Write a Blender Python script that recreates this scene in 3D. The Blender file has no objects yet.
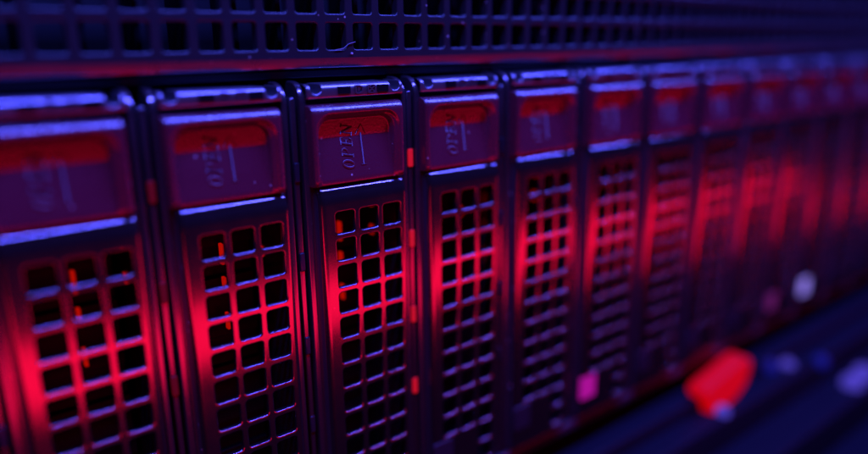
import bpy, bmesh, math, random
from mathutils import Vector, Matrix
random.seed(7)
U = 0.017            # one drive bay is 17 mm wide; every length below is in bay widths
sc = bpy.context.scene
C = bpy.context.collection

# ------------------------------------------------------------------ camera
yaw, pit, rol = 0.6633, -0.2586, -0.0123
F = Vector((math.sin(yaw)*math.cos(pit), math.cos(yaw)*math.cos(pit), math.sin(pit)))
R0 = F.cross(Vector((0, 0, 1))).normalized(); U0 = R0.cross(F)
RX = R0*math.cos(rol) + U0*math.sin(rol); UX = -R0*math.sin(rol) + U0*math.cos(rol)
cd = bpy.data.cameras.new('camera'); cam = bpy.data.objects.new('camera', cd); C.objects.link(cam)
M = Matrix((RX, UX, -F)).transposed().to_4x4(); M.translation = Vector((-2.3029, -4.3119, 0.4302))*U
cam.matrix_world = M
cd.sensor_width = 36; cd.lens = 690.966/868*36
cd.clip_start = 0.002; cd.clip_end = 10
cd.dof.use_dof = True; cd.dof.focus_distance = 5.12*U; cd.dof.aperture_fstop = 6.2
cd.dof.aperture_blades = 0
sc.camera = cam

# ------------------------------------------------------------------ light
w = bpy.data.worlds.new('World'); sc.world = w; w.use_nodes = True
w.node_tree.nodes['Background'].inputs[0].default_value = (0.02, 0.01, 0.12, 1)
w.node_tree.nodes['Background'].inputs[1].default_value = 0.01

def strip(name, col, watts, a, target, length, width):
    l = bpy.data.lights.new(name, 'AREA'); l.shape = 'RECTANGLE'; l.size = length*U; l.size_y = width*U
    l.energy = watts; l.color = col
    o = bpy.data.objects.new(name, l); C.objects.link(o)
    a = Vector(a)*U; t = Vector(target)*U
    z = (a-t).normalized(); x = Vector((1, 0, 0)); y = z.cross(x).normalized(); x = y.cross(z)
    m = Matrix((x, y, z)).transposed().to_4x4(); m.translation = a; o.matrix_world = m
    o['kind'] = 'structure'
    return o
strip('blue_strip_lamp', (0.07, 0.085, 1.0), 4.4, (5, -3.7, 8.2), (5, 0, -0.6), 24, 0.45)
strip('red_strip_lamp', (1.0, 0.003, 0.06), 0.092, (4.2, -3.0, -2.70), (4.2, 0, -1.5), 20.4, 0.66)
sc.view_settings.view_transform = 'Standard'; sc.view_settings.look = 'None'
sc.view_settings.exposure = -0.2; sc.view_settings.gamma = 1
sc.render.engine = 'CYCLES'

# ------------------------------------------------------------------ materials
def plastic(name, base, rough, grain=0.25, gscale=4200, dust=0.0, metallic=0.0, spec=0.5, streak=False):
    m = bpy.data.materials.new(name); m.use_nodes = True
    nt = m.node_tree; N = nt.nodes; L = nt.links; b = N['Principled BSDF']
    b.inputs['Metallic'].default_value = metallic
    b.inputs['Specular IOR Level'].default_value = spec
    tc = N.new('ShaderNodeTexCoord')
    n1 = N.new('ShaderNodeTexNoise'); n1.inputs['Scale'].default_value = gscale; n1.inputs['Detail'].default_value = 3
    L.new(tc.outputs['Object'], n1.inputs['Vector'])
    bp = N.new('ShaderNodeBump'); bp.inputs['Strength'].default_value = grain; bp.inputs['Distance'].default_value = 0.000024 if grain > 0.8 else 0.000012
    L.new(n1.outputs['Fac'], bp.inputs['Height']); L.new(bp.outputs['Normal'], b.inputs['Normal'])
    # broad handling wear: roughness varies
    n2 = N.new('ShaderNodeTexNoise'); n2.inputs['Scale'].default_value = 180; n2.inputs['Detail'].default_value = 6
    gi = N.new('ShaderNodeNewGeometry'); oi = N.new('ShaderNodeObjectInfo')
    ad = N.new('ShaderNodeVectorMath'); ad.operation = 'ADD'
    L.new(gi.outputs['Position'], ad.inputs[0]); L.new(tc.outputs['Object'], ad.inputs[1])
    mp = N.new('ShaderNodeMapping'); L.new(ad.outputs[0], mp.inputs['Vector'])
    if streak: mp.inputs['Scale'].default_value = (1, 1, 0.15)
    L.new(mp.outputs['Vector'], n2.inputs['Vector'])
    mr = N.new('ShaderNodeMapRange'); mr.inputs['From Min'].default_value = 0.3; mr.inputs['From Max'].default_value = 0.7
    mr.inputs['To Min'].default_value = rough-0.012; mr.inputs['To Max'].default_value = rough+0.02
    L.new(n2.outputs['Fac'], mr.inputs['Value']); L.new(mr.outputs['Result'], b.inputs['Roughness'])
    # dust specks
    v = N.new('ShaderNodeTexVoronoi'); v.inputs['Scale'].default_value = 1100
    L.new(gi.outputs['Position'], v.inputs['Vector'])
    sep = N.new('ShaderNodeSeparateColor'); L.new(v.outputs['Color'], sep.inputs['Color'])
    rad = N.new('ShaderNodeMath'); rad.operation = 'MULTIPLY_ADD'
    rad.inputs[1].default_value = 0.62; rad.inputs[2].default_value = -0.46   # only some cells hold a speck
    L.new(sep.outputs['Red'], rad.inputs[0])
    lt = N.new('ShaderNodeMath'); lt.operation = 'LESS_THAN'
    L.new(v.outputs['Distance'], lt.inputs[0]); L.new(rad.outputs[0], lt.inputs[1])
    ml = N.new('ShaderNodeMath'); ml.operation = 'MULTIPLY'; ml.inputs[1].default_value = dust
    L.new(lt.outputs[0], ml.inputs[0])
    mx = N.new('ShaderNodeMix'); mx.data_type = 'RGBA'
    mx.inputs['A'].default_value = (*base, 1); mx.inputs['B'].default_value = (0.62, 0.58, 0.6, 1)
    L.new(ml.outputs[0], mx.inputs['Factor'])
    L.new(mx.outputs['Result'], b.inputs['Base Color'])
    return m
def emit(name, col, s):
    m = bpy.data.materials.new(name); m.use_nodes = True
    b = m.node_tree.nodes['Principled BSDF']; b.inputs['Base Color'].default_value = (0.01, 0.004, 0.004, 1); b.inputs['Specular IOR Level'].default_value = 0.1; b.inputs['Roughness'].default_value = 0.6
    b.inputs['Emission Color'].default_value = (*col, 1); b.inputs['Emission Strength'].default_value = s
    return m
M_panel = plastic('grey_coated_metal', (0.16, 0.12, 0.125), 0.155, 0.22, 4200, 0.15, metallic=0.97)
M_side = plastic('black_textured_plastic', (0.012, 0.012, 0.016), 0.42, 1.0, 2600, 0.9)
M_rail = plastic('black_satin_plastic', (0.14, 0.11, 0.125), 0.18, 0.08, 4200, 0.2, metallic=0.92)
M_clip = plastic('dull_black_plastic', (0.17, 0.15, 0.17), 0.30, 0.3, 4200, 0.3, metallic=0.9)
M_latch = plastic('burgundy_plastic', (0.046, 0.0045, 0.011), 0.27, 1.0, 4200, 0.25, spec=0.9)
M_letter = plastic('burgundy_plastic_letters', (0.046, 0.0045, 0.011), 0.42, 0.3, spec=0.4)
M_bezel = plastic('grey_painted_steel', (0.008, 0.0075, 0.009), 0.30, 0.5, 3600, 0.3, spec=0.45)
M_edge = plastic('red_glint_edge', (0.13, 0.10, 0.11), 0.28, 0.15, 3600, 0.4, metallic=0.9)  # shinier than the painted bezel, to put a red highlight along its lower edge
M_dark = plastic('dark_interior', (0.010, 0.010, 0.012), 0.6, 0.1)
M_inner = plastic('dark_drive_metal', (0.0025, 0.0025, 0.003), 0.5, 0.1, spec=0.1)
M_hole = plastic('painted_recess_shade', (0.002, 0.002, 0.003), 0.6, 0.0, spec=0.03)
M_glint = emit('red_glint_glow', (1.0, 0.008, 0.001), 0.45)
M_slot = emit('red_lit_slot', (1.0, 0.008, 0.03), 0.6)
M_slotd = emit('faint_red_slot', (1.0, 0.008, 0.03), 0.08)
M_mag = emit('magenta_indicator', (0.7, 0.008, 0.52), 0.62)
M_magd = emit('faint_magenta_indicator', (0.5, 0.04, 0.5), 0.22)
M_white = emit('lavender_indicator', (0.30, 0.22, 0.95), 1.1)
M_off = plastic('unlit_indicator', (0.01, 0.01, 0.014), 0.2, 0.0, spec=0.15)
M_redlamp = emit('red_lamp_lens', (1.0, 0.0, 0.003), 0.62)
M_bluelamp = emit('blue_indicator', (0.13, 0.09, 1.0), 0.55)
M_dblue = emit('dim_blue_indicator', (0.01, 0.03, 1.0), 0.25)
M_ledge = plastic('dark_blue_grey_steel', (0.0045, 0.005, 0.008), 0.5, 0.2, 3000, 0.1, spec=0.04)

# ------------------------------------------------------------------ mesh helpers
class MB:
    def __init__(s): s.v = []; s.f = []; s.sm = []; s.mi = []; s.key = {}
    def p(s, x, y, z, weld=True):
        k = (round(x, 5), round(y, 5), round(z, 5))
        if weld and k in s.key: return s.key[k]
        s.v.append((x*U, y*U, z*U)); s.key[k] = len(s.v)-1
        return len(s.v)-1
    def face(s, pts, smooth=True, mi=0):
        i = [s.p(*q) for q in pts]
        j = []
        for a in i:
            if a not in j: j.append(a)
        if len(j) < 3: return
        s.f.append(j); s.sm.append(smooth); s.mi.append(mi)
    def grid(s, rows, smooth=True, mi=0, flip=False):
        for a, b in zip(rows, rows[1:]):
            for k in range(len(a)-1):
                q = [a[k], a[k+1], b[k+1], b[k]]
                s.face(q[::-1] if flip else q, smooth, mi)
    def box(s, x0, x1, y0, y1, z0, z1, bev=0.0, mi=0):
        # chamfer-free box or rounded-edge box along all edges via superposed corner insets
        if bev <= 0:
            P = [(x, y, z) for x in (x0, x1) for y in (y0, y1) for z in (z0, z1)]
            for q in ((0,1,3,2),(4,6,7,5),(0,4,5,1),(2,3,7,6),(0,2,6,4),(1,5,7,3)):
                s.face([P[i] for i in q], False, mi)
            return
        bm = bmesh.new(); bmesh.ops.create_cube(bm, size=1)
        for v in bm.verts:
            v.co = Vector(((x0+x1)/2+v.co.x*(x1-x0), (y0+y1)/2+v.co.y*(y1-y0), (z0+z1)/2+v.co.z*(z1-z0)))
        bmesh.ops.bevel(bm, geom=bm.edges[:], offset=bev, segments=4, profile=0.5, affect='EDGES', clamp_overlap=True)
        for f in bm.faces:
            n = f.normal; flat = max(abs(n.x), abs(n.y), abs(n.z)) > 0.9999
            s.face([tuple(v.co) for v in f.verts], not flat, mi)
        bm.free()
    def build(s, name, mats, parent=None):
        me = bpy.data.meshes.new(name); me.from_pydata(s.v, [], s.f)
        me.polygons.foreach_set('use_smooth', s.sm)
        for m in (mats if isinstance(mats, (list, tuple)) else [mats]): me.materials.append(m)
        me.polygons.foreach_set('material_index', s.mi)
        me.update()
        o = bpy.data.objects.new(name, me); C.objects.link(o)
        if parent: o.parent = parent
        return o
def fillet(r, n=6):      # quarter circle from (0,0) front-flat to (r,r): list of (outward, back)
    return [(r*math.sin(a), r-r*math.cos(a)) for a in [math.pi/2*i/n for i in range(n+1)]]

def cell(mb, x0, x1, z0, z1, hx0, hx1, hz0, hz1, y, rc, fr, deep, mi=0):
    """one square of a plate, with a round-cornered filleted hole (or solid when hx0 is None)"""
    if hx0 is None:
        mb.face([(x0,y,z0),(x1,y,z0),(x1,y,z1),(x0,y,z1)], False, mi); return
    n = 5
    def loop(o, yy):     # o: how far outside the hole wall
        out = []
        for cx, cz, a0 in ((hx1-rc, hz0+rc, -90), (hx1-rc, hz1-rc, 0), (hx0+rc, hz1-rc, 90), (hx0+rc, hz0+rc, 180)):
            for i in range(n):
                a = math.radians(a0+90*i/(n-1)); out.append((cx+(rc+o)*math.cos(a), yy, cz+(rc+o)*math.sin(a)))
        return out
    ls = []
    K = 4
    for k in range(K+1):
        a = math.pi/2*k/K
        ls.append(loop(fr*(1-math.sin(a)), y+fr*(1-math.cos(a))))
    ls.append(loop(0, y+deep))
    corners = [(x1,y,z0),(x1,y,z1),(x0,y,z1),(x0,y,z0)]
    L0 = ls[0]
    for c in range(4):
        for i in range(n-1):
            mb.face([corners[c], L0[c*n+i+1], L0[c*n+i]], False, mi)
        j = (c*n+n-1); j2 = ((c+1)*n) % (4*n)
        mb.face([corners[c], corners[(c+1)%4], L0[j2], L0[j]], False, mi)
    for a, b in zip(ls, ls[1:]):
        for i in range(4*n):
            j = (i+1) % (4*n)
            mb.face([a[i], a[j], b[j], b[i]], True, mi)

def plate(mb, xs, zs, fx, fz, cells, mi_of=None, y0=0):
    """tensor plate: xs/zs breakpoints with depth profiles fx, fz; skip flat core (filled by cells)"""
    for i in range(len(xs)-1):
        for j in range(len(zs)-1):
            (xa, ya), (xb, yb) = xs[i], xs[i+1]; (za, wa), (zb, wb) = zs[j], zs[j+1]
            if cells(i, j): continue
            flat = (ya == yb == 0 and wa == wb == 0)
            mi = mi_of(i, j) if mi_of else 0
            mb.face([(xa, y0+ya+wa, za), (xb, y0+yb+wa, za), (xb, y0+yb+wb, zb), (xa, y0+ya+wb, zb)], not flat, mi)

def prism(mb, pts, y0, y1, bev, mi=0):
    """outline in x,z extruded in y with a rounded front edge (bevelled with bmesh)"""
    bm = bmesh.new()
    f = bm.faces.new([bm.verts.new((x, y0, z)) for x, z in pts])
    r = bmesh.ops.extrude_face_region(bm, geom=[f])
    for v in [g for g in r['geom'] if isinstance(g, bmesh.types.BMVert)]: v.co.y = y1
    bm.normal_update()
    ed = [e for e in bm.edges if all(abs(v.co.y-y0) < 1e-6 for v in e.verts)]
    bmesh.ops.bevel(bm, geom=ed, offset=bev, segments=5, profile=0.5, affect='EDGES', clamp_overlap=True)
    bmesh.ops.recalc_face_normals(bm, faces=bm.faces[:])
    bmesh.ops.triangulate(bm, faces=[f for f in bm.faces if len(f.verts) > 4])
    bm.normal_update()
    for f in bm.faces: mb.face([tuple(v.co) for v in f.verts], abs(f.normal.y) < 0.999, mi)
    bm.free()

def thing(name, label, cat, loc=(0,0,0), group=None):
    o = bpy.data.objects.new(name, None); C.objects.link(o); o.location = Vector(loc)*U
    o.empty_display_size = 0.005
    o['label'] = label; o['category'] = cat
    if group: o['group'] = group
    return o

# ------------------------------------------------------------------ the server's drive bay, its dividers and lower lip
K0, K1 = -1, 13      # bays built (bay k has its origin at x = k-2)
XA, XB = -4.6, 17
bay = thing('drive_bay', 'black metal drive bay holding the whole row of upright drive carriers', 'server bay', (0, 0.3, -3.6))
def child(mb, name, mat, par):
    o = mb.build(name, mat, par); o.location = -Vector(par.location); return o
mb = MB(); mb.box(XA, XB, 1.35, 1.42, -3.72, 0.40); child(mb, 'back_panel', M_dark, bay)
mb = MB(); mb.box(XA, XB, 0.30, 1.34, 0.205, 0.262, 0.01); child(mb, 'top_plate', M_dark, bay)
mb = MB(); mb.box(XA, XB, 0.06, 1.34, -3.66, -3.54, 0.03); child(mb, 'bottom_lip', M_side, bay)
for k in range(K0, K1+1):
    x0 = k-2+0.915
    mb = MB(); pr = 0.012
    # thin upright divider with rounded top, set between two carriers
    prism(mb, [(x0-0.022, -3.53), (x0+0.022, -3.53), (x0+0.022, 0.07), (x0+0.012, 0.085), (x0-0.012, 0.085), (x0-0.022, 0.07)][::-1], 0.10, 1.2, 0.012)
    d = child(mb, 'divider', M_rail, bay)
    for n in range(4):
        zc = -0.44-0.665*n
        if zc < -3.3: break
        mb = MB(); mb.box(x0-0.021, x0+0.021, 0.088, 0.12, zc-0.072, zc+0.072, 0.010)
        s = mb.build('light_slot', {2: M_slot, 0: M_slotd}.get(k, M_off), d)
# ------------------------------------------------------------------ perforated bezel of the server above
bez = thing('perforated_bezel', 'dark steel bezel with rows of square holes above the drive carriers', 'server bezel', (0, 0.03, 0.28))
mb = MB(); YB = 0.20
px, pz = 0.2312, 0.25; hx0 = -1.588; hz0 = 0.402
na = int((XA-hx0)/px)-1; nb = int((XB-hx0)/px)+1
zc0, zc1 = hz0-0.032, hz0-0.032+pz*5
xl, xr = hx0-0.032+na*px, hx0-0.032+nb*px
fl = fillet(0.028)
zs = [(0.29-0.015-0.0, 0.5)] + [(zc0-(zc0-0.303)-o, b) for o, b in fl[::-1]] + [(zc0, 0)]
fl = fillet(0.016, 5)
zs = [(0.270, 0.6)] + [(0.287-o, 0.026+b) for o, b in reversed(fl)] + [(0.345, 0), (zc0, 0)]
plate(mb, [(xl, 0), (xr, 0)], zs, None, None, lambda i, j: False, mi_of=lambda i, j: 1 if zs[j][0] < 0.344 and zs[j][1] < 0.1 else 0, y0=YB)
for i in range(na, nb):
    for j in range(5):
        xa = hx0-0.032+i*px; za = zc0+j*pz
        cell(mb, xa, xa+px, za, za+pz, xa+0.032, xa+0.032+0.167, za+0.032, za+0.032+0.186, YB, 0.022, 0.010, 0.07)
child(mb, 'perforated_plate', [M_bezel, M_edge], bez)
mb = MB()
x = XA
while x < XB:
    mb.box(x, x+0.03, 0.5, 0.9, 0.30, 1.62); x += 0.331
child(mb, 'inner_fins', M_inner, bez)
mb = MB(); mb.box(XA, XB, 0.91, 0.95, 0.27, 1.9); child(mb, 'back_panel', M_dark, bez)
# ------------------------------------------------------------------ drive carrier prototype
H = 0.547; W = 0.785
LY = -0.012
def sdf_round(px_, pz_, x0, x1, z0, z1, r):
    cx, cz = (x0+x1)/2, (z0+z1)/2; hx, hz = (x1-x0)/2-r, (z1-z0)/2-r
    qx, qz = abs(px_-cx)-hx, abs(pz_-cz)-hz
    return math.hypot(max(qx, 0), max(qz, 0))+min(max(qx, qz), 0)-r
def sm(t): t = min(1, max(0, t)); return t*t*(3-2*t)
RT = -0.034                       # top of the finger scoop
def scoop(x, z):
    t = (RT-z)/(H-0.02+RT)
    deep = 0.082-0.050*(t-0.36)/0.64 if t > 0.36 else 0.048+0.034*max(0, t)/0.36
    deep = max(deep, 0.02)
    s1 = sdf_round(x, z, 0.022, 0.750, -1.0, RT+0.012, 0.14)
    s2 = sdf_round(x, z, 0.050, 0.706, -1.0, RT-0.018, 0.12)
    fade = min(1.0, deep/0.03)
    return min(deep, 0.020*fade*sm(-s1/0.034)) + max(0, deep-0.020*fade)*sm(-s2/0.026)
def latch_y(x, z):
    y = LY
    r = 0.030                      # side fillets
    for e in (x-0.0, W-x):
        if e < r: y += r-math.sqrt(max(0, r*r-(r-e)**2))
    return y
def build_latch(parent):
    mb = MB(); nx = 132
    xs = [0.0, 0.001, 0.003, 0.007, 0.012, 0.02, 0.03] + [0.03+(W-0.06)*i/nx for i in range(1, nx)] + [W-v for v in (0.03, 0.02, 0.012, 0.007, 0.003, 0.001, 0.0)]
    zt, r1, r2 = 0.0, 0.064, 0.042
    rows = []
    # top: rolls back, then runs in
    prof = [(0.034, 0.45), (0.034, 0.14)]
    for i in range(9):
        a = math.pi/2*(1-i/8); prof.append((zt-0.032+r1*math.sin(a), r1*(1-math.cos(a))))
    zf = zt-0.032; zl = -H+r2; nz = 100
    for i in range(1, nz+1): prof.append((zf+(zl-zf)*i/nz, 0))
    prof.append((zl-0.012, 0.0035)); prof.append((zl-0.020, 0.007)); prof.append((zl-0.032, 0.0125))
    for i in range(1, 6):
        a = math.radians(25+65*i/5); prof.append((zl-0.032-0.016*(math.sin(a)-math.sin(math.radians(25))), 0.0125+0.016*(math.cos(math.radians(25))-math.cos(a))))
    prof.append((-H, 0.30))
    for z, b in prof:
        row = []
        for x in xs:
            y = latch_y(x, z)+b
            if b < 0.0001 or (z < zl+0.001 and b < 0.05): y += scoop(x, max(z, -H+0.012))*min(1, 1-b/0.05)
            row.append((x, y, z))
        row.insert(0, (0.0, 0.35, z)); row.append((W, 0.35, z))
        rows.append(row)
    mb.grid(rows, True, 0, flip=True)
    return mb.build('release_latch', M_latch, parent)

def on_scoop(x, z, up): return (x, LY+scoop(x, z)-up, z)
def stroke(mb, pts, wd, up=0.0055, closed=False):
    """raised stroke that follows the scoop's face; pts in (x,z)"""
    n = len(pts); L = []; 
    wds = wd if isinstance(wd, list) else [wd]*n
    for i in range(n):
        a = pts[(i-1) % n] if (closed or i > 0) else pts[i]
        b = pts[(i+1) % n] if (closed or i < n-1) else pts[i]
        d = Vector((b[0]-a[0], b[1]-a[1])).normalized(); nn = Vector((-d.y, d.x))*wds[i]/2
        p = Vector(pts[i])
        L.append([(p-nn, -0.004), (p-nn*0.75, up*0.8), (p-nn*0.3, up), (p+nn*0.3, up), (p+nn*0.75, up*0.8), (p+nn, -0.004)])
    rng = range(n if closed else n-1)
    for i in rng:
        a, b = L[i], L[(i+1) % n]
        for k in range(5):
            mb.face([on_scoop(q[0].x, q[0].y, q[1]) for q in (a[k], a[k+1], b[k+1], b[k])], True)
    if not closed:
        for e in (L[0], L[-1]): mb.face([on_scoop(q[0].x, q[0].y, q[1]) for q in e], False)
def build_lettering(latch):
    mb = MB(); cap = 0.092; x0 = 0.352; z0 = -0.450
    def g(u, v): return (x0-v*cap - 0.0, z0+u*1.0*0.085+v*0.018)     # reads upward, leaning
    off = 0.0
    def T(l): return [g(off+u, v) for u, v in l]
    # O
    n = 20; P = [(0.36+0.30*math.cos(2*math.pi*i/n), 0.5+0.5*math.sin(2*math.pi*i/n)) for i in range(n)]
    ws = [0.013+0.009*abs(math.cos(2*math.pi*i/n)) for i in range(n)]
    stroke(mb, T(P), ws, closed=True)
    off = 1.0   # P
    stroke(mb, T([(0.15, 0), (0.15, 1)]), 0.019)
    stroke(mb, T([(0.02, 0), (0.30, 0)]), 0.010)
    stroke(mb, T([(0.02, 1), (0.40, 1), (0.62, 0.88), (0.66, 0.74), (0.60, 0.58), (0.40, 0.48), (0.18, 0.48)]), [0.010, 0.010, 0.014, 0.017, 0.014, 0.010, 0.010])
    off = 1.95  # E
    stroke(mb, T([(0.15, 0), (0.15, 1)]), 0.019)
    stroke(mb, T([(0.02, 0), (0.60, 0), (0.66, 0.22)]), 0.011)
    stroke(mb, T([(0.02, 1), (0.60, 1), (0.62, 0.80)]), 0.011)
    stroke(mb, T([(0.15, 0.52), (0.46, 0.52)]), 0.010)
    stroke(mb, T([(0.46, 0.38), (0.46, 0.64)]), 0.009)
    off = 2.85  # N
    stroke(mb, T([(0.18, 0), (0.18, 1)]), 0.011)
    stroke(mb, T([(0.12, 1), (0.78, 0.02)]), 0.019)
    stroke(mb, T([(0.78, 0.0), (0.78, 1)]), 0.011)
    stroke(mb, T([(0.02, 0), (0.34, 0)]), 0.009)
    stroke(mb, T([(0.02, 1), (0.26, 1)]), 0.009)
    stroke(mb, T([(0.62, 1), (0.94, 1)]), 0.009)
    mb.build('lettering', M_letter, latch)
    mb = MB()
    stroke(mb, [(0.436, -0.425), (0.432, -0.19)], 0.011, 0.0035)
    stroke(mb, [(0.388, -0.200), (0.431, -0.125), (0.474, -0.200)], 0.009, 0.004)
    stroke(mb, [(0.414, -0.425), (0.458, -0.425)], 0.011, 0.004)
    mb.build('arrow', M_letter, latch)

PX0, PX1, PZ1, PZ0 = 0.035, 0.800, -0.562, -3.50
def build_panel(parent):
    mb = MB(); c0, pitch, hw = 0.152, 0.209, 0.165; rp = 0.208; ztop = -0.914+hw+0.0215
    xa = c0-0.022; xb = xa+3*pitch
    r = 0.040; fo = fillet(r, 7)
    xs = [(PX0, 0.16)] + [(PX0+r-o, b) for o, b in reversed(fo)]
    fr = fillet(0.036, 7)
    xs = xs + [(xa, 0)] + [(xa+pitch*(i+1), 0) for i in range(3)]
    xs = xs + [(PX1-0.036+o, b) for o, b in fr if True] + [(PX1, 0.16)]
    if xs[-len(fr)-1-1][0] > xs[-len(fr)-1][0]-1e-6: pass
    # top rolls back in a wide curve, with a tight bright lip
    rt = 0.125
    top = [(rt*i/6*0.64, 0.018*(i/6)**2) for i in range(7)]
    top += [(rt*0.64+0.045*math.sin(a), 0.018+0.045*(1-math.cos(a))) for a in [math.radians(14+76*i/7) for i in range(1, 8)]]
    ze = PZ1-rt
    rows = 13
    zlow = ztop-rows*rp
    zs = [(PZ0, 0.12)] + [(PZ0+0.02-o, b) for o, b in reversed(fillet(0.02, 4))]
    zs += [(zlow+rp*i, 0) for i in range(rows+1)]
    zs += [(ze+o, b) for o, b in top] + [(PZ1+0.0005, 0.12), (PZ1+0.001, 0.4)]
    ix0 = [i for i, q in enumerate(xs) if abs(q[0]-xa) < 1e-6][0]
    jz0 = [j for j, q in enumerate(zs) if abs(q[0]-zlow) < 1e-6][0]
    inner = lambda i, j: ix0 <= i < ix0+3 and jz0 <= j < jz0+rows
    n = len(xs)
    plate(mb, xs, zs, None, None, inner, mi_of=lambda i, j: 1 if (i == 0 or i == n-2) else 0)
    for c in range(3):
        for rr in range(rows):        # rr counted from the top
            x_ = xa+c*pitch; z_ = ztop-(rr+1)*rp
            solid = rr > 10 and c < 2
            if solid: cell(mb, x_, x_+pitch, z_, z_+rp, None, 0, 0, 0, 0, 0, 0, 0)
            else: cell(mb, x_, x_+pitch, z_, z_+rp, x_+0.022, x_+0.022+hw, z_+0.0215, z_+0.0215+hw, 0, 0.024, 0.010, 0.035)
    return mb.build('grille_panel', [M_panel, M_side], parent)

def sweep_rail(mb, xc, wd, inner_to):
    """upright rail with rounded nose that bends back over the top"""
    r = 0.15; ztop = 0.195; ycen = 0.085+r
    path = [((0.085, -3.5), (-1, 0)), ((0.085, ztop-r), (-1, 0))]
    for i in range(1, 11):
        a = math.pi/2*i/10
        path.append(((ycen-r*math.cos(a), ztop-r+r*math.sin(a)), (-math.cos(a), math.sin(a))))
    path.append(((0.9, ztop+0.004), (0, 1)))
    h = wd/2; rr = 0.013
    sec = [(-h, 0.14)] + [(-h+rr-rr*math.cos(a), rr-rr*math.sin(a)) for a in [math.pi/2*i/5 for i in range(6)]]
    sec += [(h-rr+rr*math.sin(a), rr-rr*math.cos(a)) for a in [math.pi/2*i/5 for i in range(6)]] + [(h, 0.14)]
    rows = []
    for (y, z), (ny, nz) in path:
        rows.append([(xc+s, y-ny*b, z-nz*b) for s, b in sec])
    mb.grid(rows, True)

def carrier():
    t = thing('drive_carrier', '', 'drive carrier')
    mb = MB()
    sweep_rail(mb, -0.012, 0.050, 0); sweep_rail(mb, 0.848, 0.045, 0)
    mb.box(0.012, 0.822, 0.17, 0.20, -0.57, 0.075)         # recessed web behind latch
    mb.box(0.012, 0.034, 0.10, 0.9, -3.5, -0.50); mb.box(0.800, 0.822, 0.10, 0.9, -3.5, -0.50)
    mb.box(0.034, 0.800, 0.13, 0.9, -3.5, -3.46)
    mb.build('frame', M_rail, t)
    # clip bar across the top, a half-round notch at each end, two square windows
    mb = MB()
    zt, zb, r_, yf = 0.174, 0.072, 0.046, 0.058
    xs = sorted(set([0.006, 0.010, 0.016] + [0.02+0.80*i/150 for i in range(151)] + [0.824, 0.828] + [cx+q for cx in (0.080, 0.752) for q in (-0.048, -0.044, -0.043, 0.043, 0.044, 0.048)]))
    rows = []
    for x in xs:
        top = zt
        for cx in (0.080, 0.752):
            d = abs(x-cx)
            if d < 0.044: top = zt-0.034-0.034*math.sqrt(max(0, 1-(d/0.044)**2))
            elif d < 0.048: top = zt-0.034*(1-((d-0.044)/0.004))
        e = min(x-0.006, 0.828-x); yo = 0.018*(1-min(1, e/0.014))**2
        rr_ = r_ if top > zt-0.001 else max(0.010, r_-(zt-top)*1.2); rb = 0.014
        p = [(yf+0.5, zb)] + [(yf+rb-rb*math.sin(a), zb+rb-rb*math.cos(a)) for a in [math.pi/2*i/4 for i in range(5)]]
        p += [(yf+rr_-rr_*math.cos(a), top-rr_+rr_*math.sin(a)) for a in [math.pi/2*i/7 for i in range(8)]] + [(yf+0.5, top)]
        rows.append([(x, y+yo, z) for y, z in p])
    mb.grid(rows, True)
    cl = mb.build('clip_bar', M_clip, t)
    mb = MB(); mb.box(0.255, 0.355, 0.050, 0.080, 0.098, 0.150); mb.box(0.590, 0.685, 0.050, 0.080, 0.098, 0.150)  # raised near-black boxes stand in for the dark of recessed openings
    mb.build('window', M_hole, cl)
    mb = MB()
    def flat(pts, wd=0.010):
        for (a, b), (c, d) in zip(pts, pts[1:]):
            v = Vector((c-a, d-b)); n = Vector((-v.y, v.x)).normalized()*wd/2
            A = [(a+n.x, b+n.y), (c+n.x, d+n.y), (c-n.x, d-n.y), (a-n.x, b-n.y)]
            for q in range(4):
                e, f_ = A[q], A[(q+1) % 4]
                mb.face([(e[0], 0.045, e[1]), (f_[0], 0.045, f_[1]), (f_[0], 0.075, f_[1]), (e[0], 0.075, e[1])], False)
            mb.face([(x_, 0.045, z_) for x_, z_ in A], False)
    flat([(0.400, 0.098), (0.400, 0.150), (0.435, 0.150), (0.455, 0.138), (0.455, 0.110), (0.435, 0.098), (0.400, 0.098)])
    flat([(0.418, 0.112), (0.418, 0.136), (0.436, 0.130), (0.418, 0.112)], 0.007)
    flat([(0.505, 0.098), (0.505, 0.150), (0.565, 0.150), (0.565, 0.098), (0.505, 0.098)], 0.008)
    flat([(0.510, 0.102), (0.560, 0.146)], 0.009); flat([(0.510, 0.146), (0.560, 0.102)], 0.009)
    mb.build('symbol', M_clip, cl)
    la = build_latch(t); build_lettering(la)
    build_panel(t)
    # the drive behind the grille
    mb = MB(); mb.box(0.08, 0.75, 0.62, 1.3, -3.4, -0.6, 0.02); mb.box(0.035, 0.80, 0.30, 0.9, -0.68, -0.60)
    for q in range(7):
        mb.box(0.10, 0.74, 0.575, 0.62, -1.0-q*0.36, -0.88-q*0.36, 0.01)
    mb.build('drive_body', M_inner, t)
    mb = MB()
    for z_, h_ in ((-0.76, 0.13), (-1.05, 0.16), (-1.28, 0.10), (-1.58, 0.13)):
        mb.box(0.468, 0.490, 0.50, 0.55, z_-h_/2, z_+h_/2, 0.004)
    for z_, h_ in ((-0.80, 0.17), (-1.09, 0.08)):
        mb.box(0.788, 0.798, 0.50, 0.55, z_-h_/2, z_+h_/2, 0.003)
    mb.build('glint_strip', M_glint, t)  # added glowing strips stand in for red reflections inside the drive
    mb = MB(); mb.box(0.035, 0.26, -0.008, 0.03, -3.29, -3.03, 0.012)
    mb.build('indicator', M_off, t)
    return t
proto = carrier()
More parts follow.
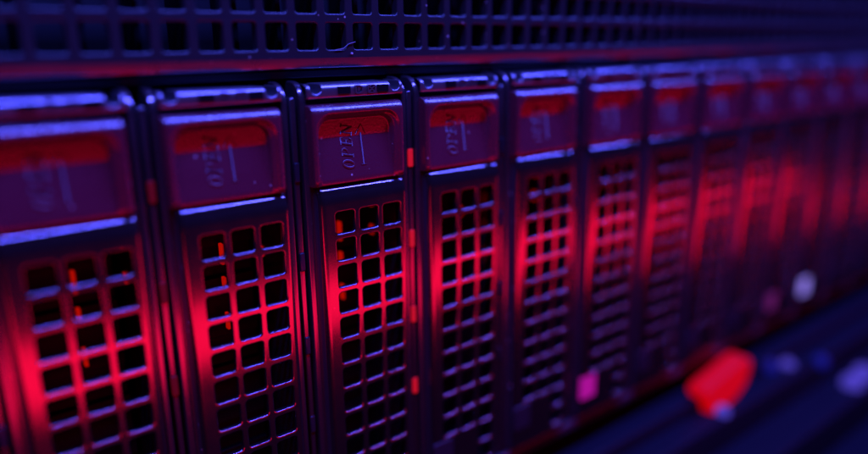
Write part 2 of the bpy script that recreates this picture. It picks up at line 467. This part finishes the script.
LAB = {
 -1: 'black drive carrier at the far left edge, mostly out of the frame',
  0: 'blurred large drive carrier with burgundy latch, leftmost one with its latch in view',
  1: 'drive carrier between the leftmost blurred one and the sharply focused one',
  2: 'drive carrier in sharpest focus, raised OPEN lettering clearly readable on its latch',
  3: 'drive carrier just right of the sharply focused one, lettering slightly soft',
  4: 'fifth drive carrier from the left, its latch lettering blurred to faint bumps',
  5: 'drive carrier with a bright magenta square indicator lit near its foot',
  6: 'drive carrier just right of the one with the bright magenta indicator',
  7: 'second drive carrier right of the one with the bright magenta indicator',
  8: 'blurred drive carrier just left of the one with a faint magenta indicator',
  9: 'far blurred drive carrier with a faint dim magenta indicator at its foot',
 10: 'far blurred drive carrier with a round bright lavender indicator at its foot',
 11: 'very blurred drive carrier right of the one with the lavender indicator',
 12: 'second very blurred drive carrier right of the lavender indicator, cut by the right edge',
 13: 'last drive carrier of the row, hidden in blur at the right edge'}
def copy_tree(o, parent=None):
    c = o.copy(); C.objects.link(c)
    if parent: c.parent = parent
    for ch in list(o.children): copy_tree(ch, c)
    return c
for k in range(K0, K1+1):
    t = proto if k == K0 else copy_tree(proto)
    t.location = Vector((k-2+random.uniform(-0.004, 0.004), random.uniform(-0.006, 0.006), random.uniform(-0.004, 0.004)))*U
    t['label'] = LAB[k]; t['group'] = 'upright drive carriers in the bay'
    lit = {5: M_mag, 9: M_magd, 10: M_white}.get(k)
    if lit:
        for ch in t.children:
            if ch.name.startswith('indicator'):
                ch.data = ch.data.copy(); ch.data.materials[0] = lit
                ch['label'] = {5: 'bright magenta square indicator', 9: 'faint magenta indicator', 10: 'bright lavender indicator'}[k]

# ------------------------------------------------------------------ the server below, stepping out towards the viewer
low = thing('lower_server', 'dark blue server front with stepped ledges below the row of drive carriers', 'server', (8, -0.6, -5.5))
def ledge(y0, y1, z, zlow, name):
    """top face from y1 (back) to y0 (front) at height z, rounded nose, then riser down"""
    mb = MB(); r = 0.05
    prof = [(y1, z)] + [(y0+r-r*math.sin(a), z-r+r*math.cos(a)) for a in [math.pi/2*i/6 for i in range(7)]] + [(y0, zlow)]
    mb.grid([[(XA, y, zz), (XB+4, y, zz)] for y, zz in prof], True)
    child(mb, name, M_ledge, low)
ledge(-0.10, 1.3, -3.98, -4.18, 'ledge')
ledge(-0.42, -0.102, -4.18, -4.62, 'ledge')
ledge(-0.95, -0.422, -4.62, -5.2, 'ledge')
ledge(-1.7, -0.952, -5.2, -7.5, 'ledge')
def ball(mb, c, r, n=12):
    rows = []
    for i in range(n+1):
        a = math.pi*i/n
        rows.append([(c[0]+r*math.sin(a)*math.cos(b), c[1]+r*math.sin(a)*math.sin(b), c[2]+r*math.cos(a)) for b in [2*math.pi*j/16 for j in range(17)]])
    mb.grid(rows, True)
mb = MB()
hp = [(5.07, -3.80), (5.5, -3.73), (6.08, -3.60), (6.26, -3.72), (6.10, -4.12), (5.36, -4.26), (5.30, -4.05)]
for _ in range(2):          # rounded corners
    hp = [q for a, b in zip(hp, hp[1:]+hp[:1]) for q in ((a[0]*.75+b[0]*.25, a[1]*.75+b[1]*.25), (a[0]*.25+b[0]*.75, a[1]*.25+b[1]*.75))]
prism(mb, hp, -0.26, 0.0, 0.03)
child(mb, 'lit_red_handle', M_redlamp, low)
for (p, r, m) in [((7.07, -0.12, -4.10), 0.10, M_dblue), ((7.44, -0.20, -4.17), 0.10, M_bluelamp), ((8.01, -0.43, -4.20), 0.10, M_dblue),
                  ((5.45, -0.33, -4.15), 0.09, M_bluelamp), ((8.43, -0.74, -4.58), 0.15, M_bluelamp), ((8.86, -0.73, -4.56), 0.15, M_bluelamp)]:
    mb = MB(); ball(mb, p, r); child(mb, 'indicator', m, low)
# ------------------------------------------------------------------ lint caught on the bezel
mb = MB()
pts = [(0.33, 0.40), (0.40, 0.41), (0.44, 0.44), (0.50, 0.455)]
for (a, b), (c, d) in zip(pts, pts[1:]):
    mb.face([(a, 0.192, b-0.002), (c, 0.190, d-0.002), (c, 0.190, d+0.002), (a, 0.192, b+0.002)], False)
    mb.face([(a, 0.188, b), (c, 0.186, d), (c, 0.194, d), (a, 0.196, b)], False)
mb.box(0.462, 0.478, 0.188, 0.203, 0.365, 0.380, 0.004)
l = mb.build('lint', plastic('pale_lint', (0.22, 0.20, 0.22), 0.7, 0.0))
l['label'] = 'tiny pale lint thread and dust fleck clinging to the perforated bezel'; l['category'] = 'lint'
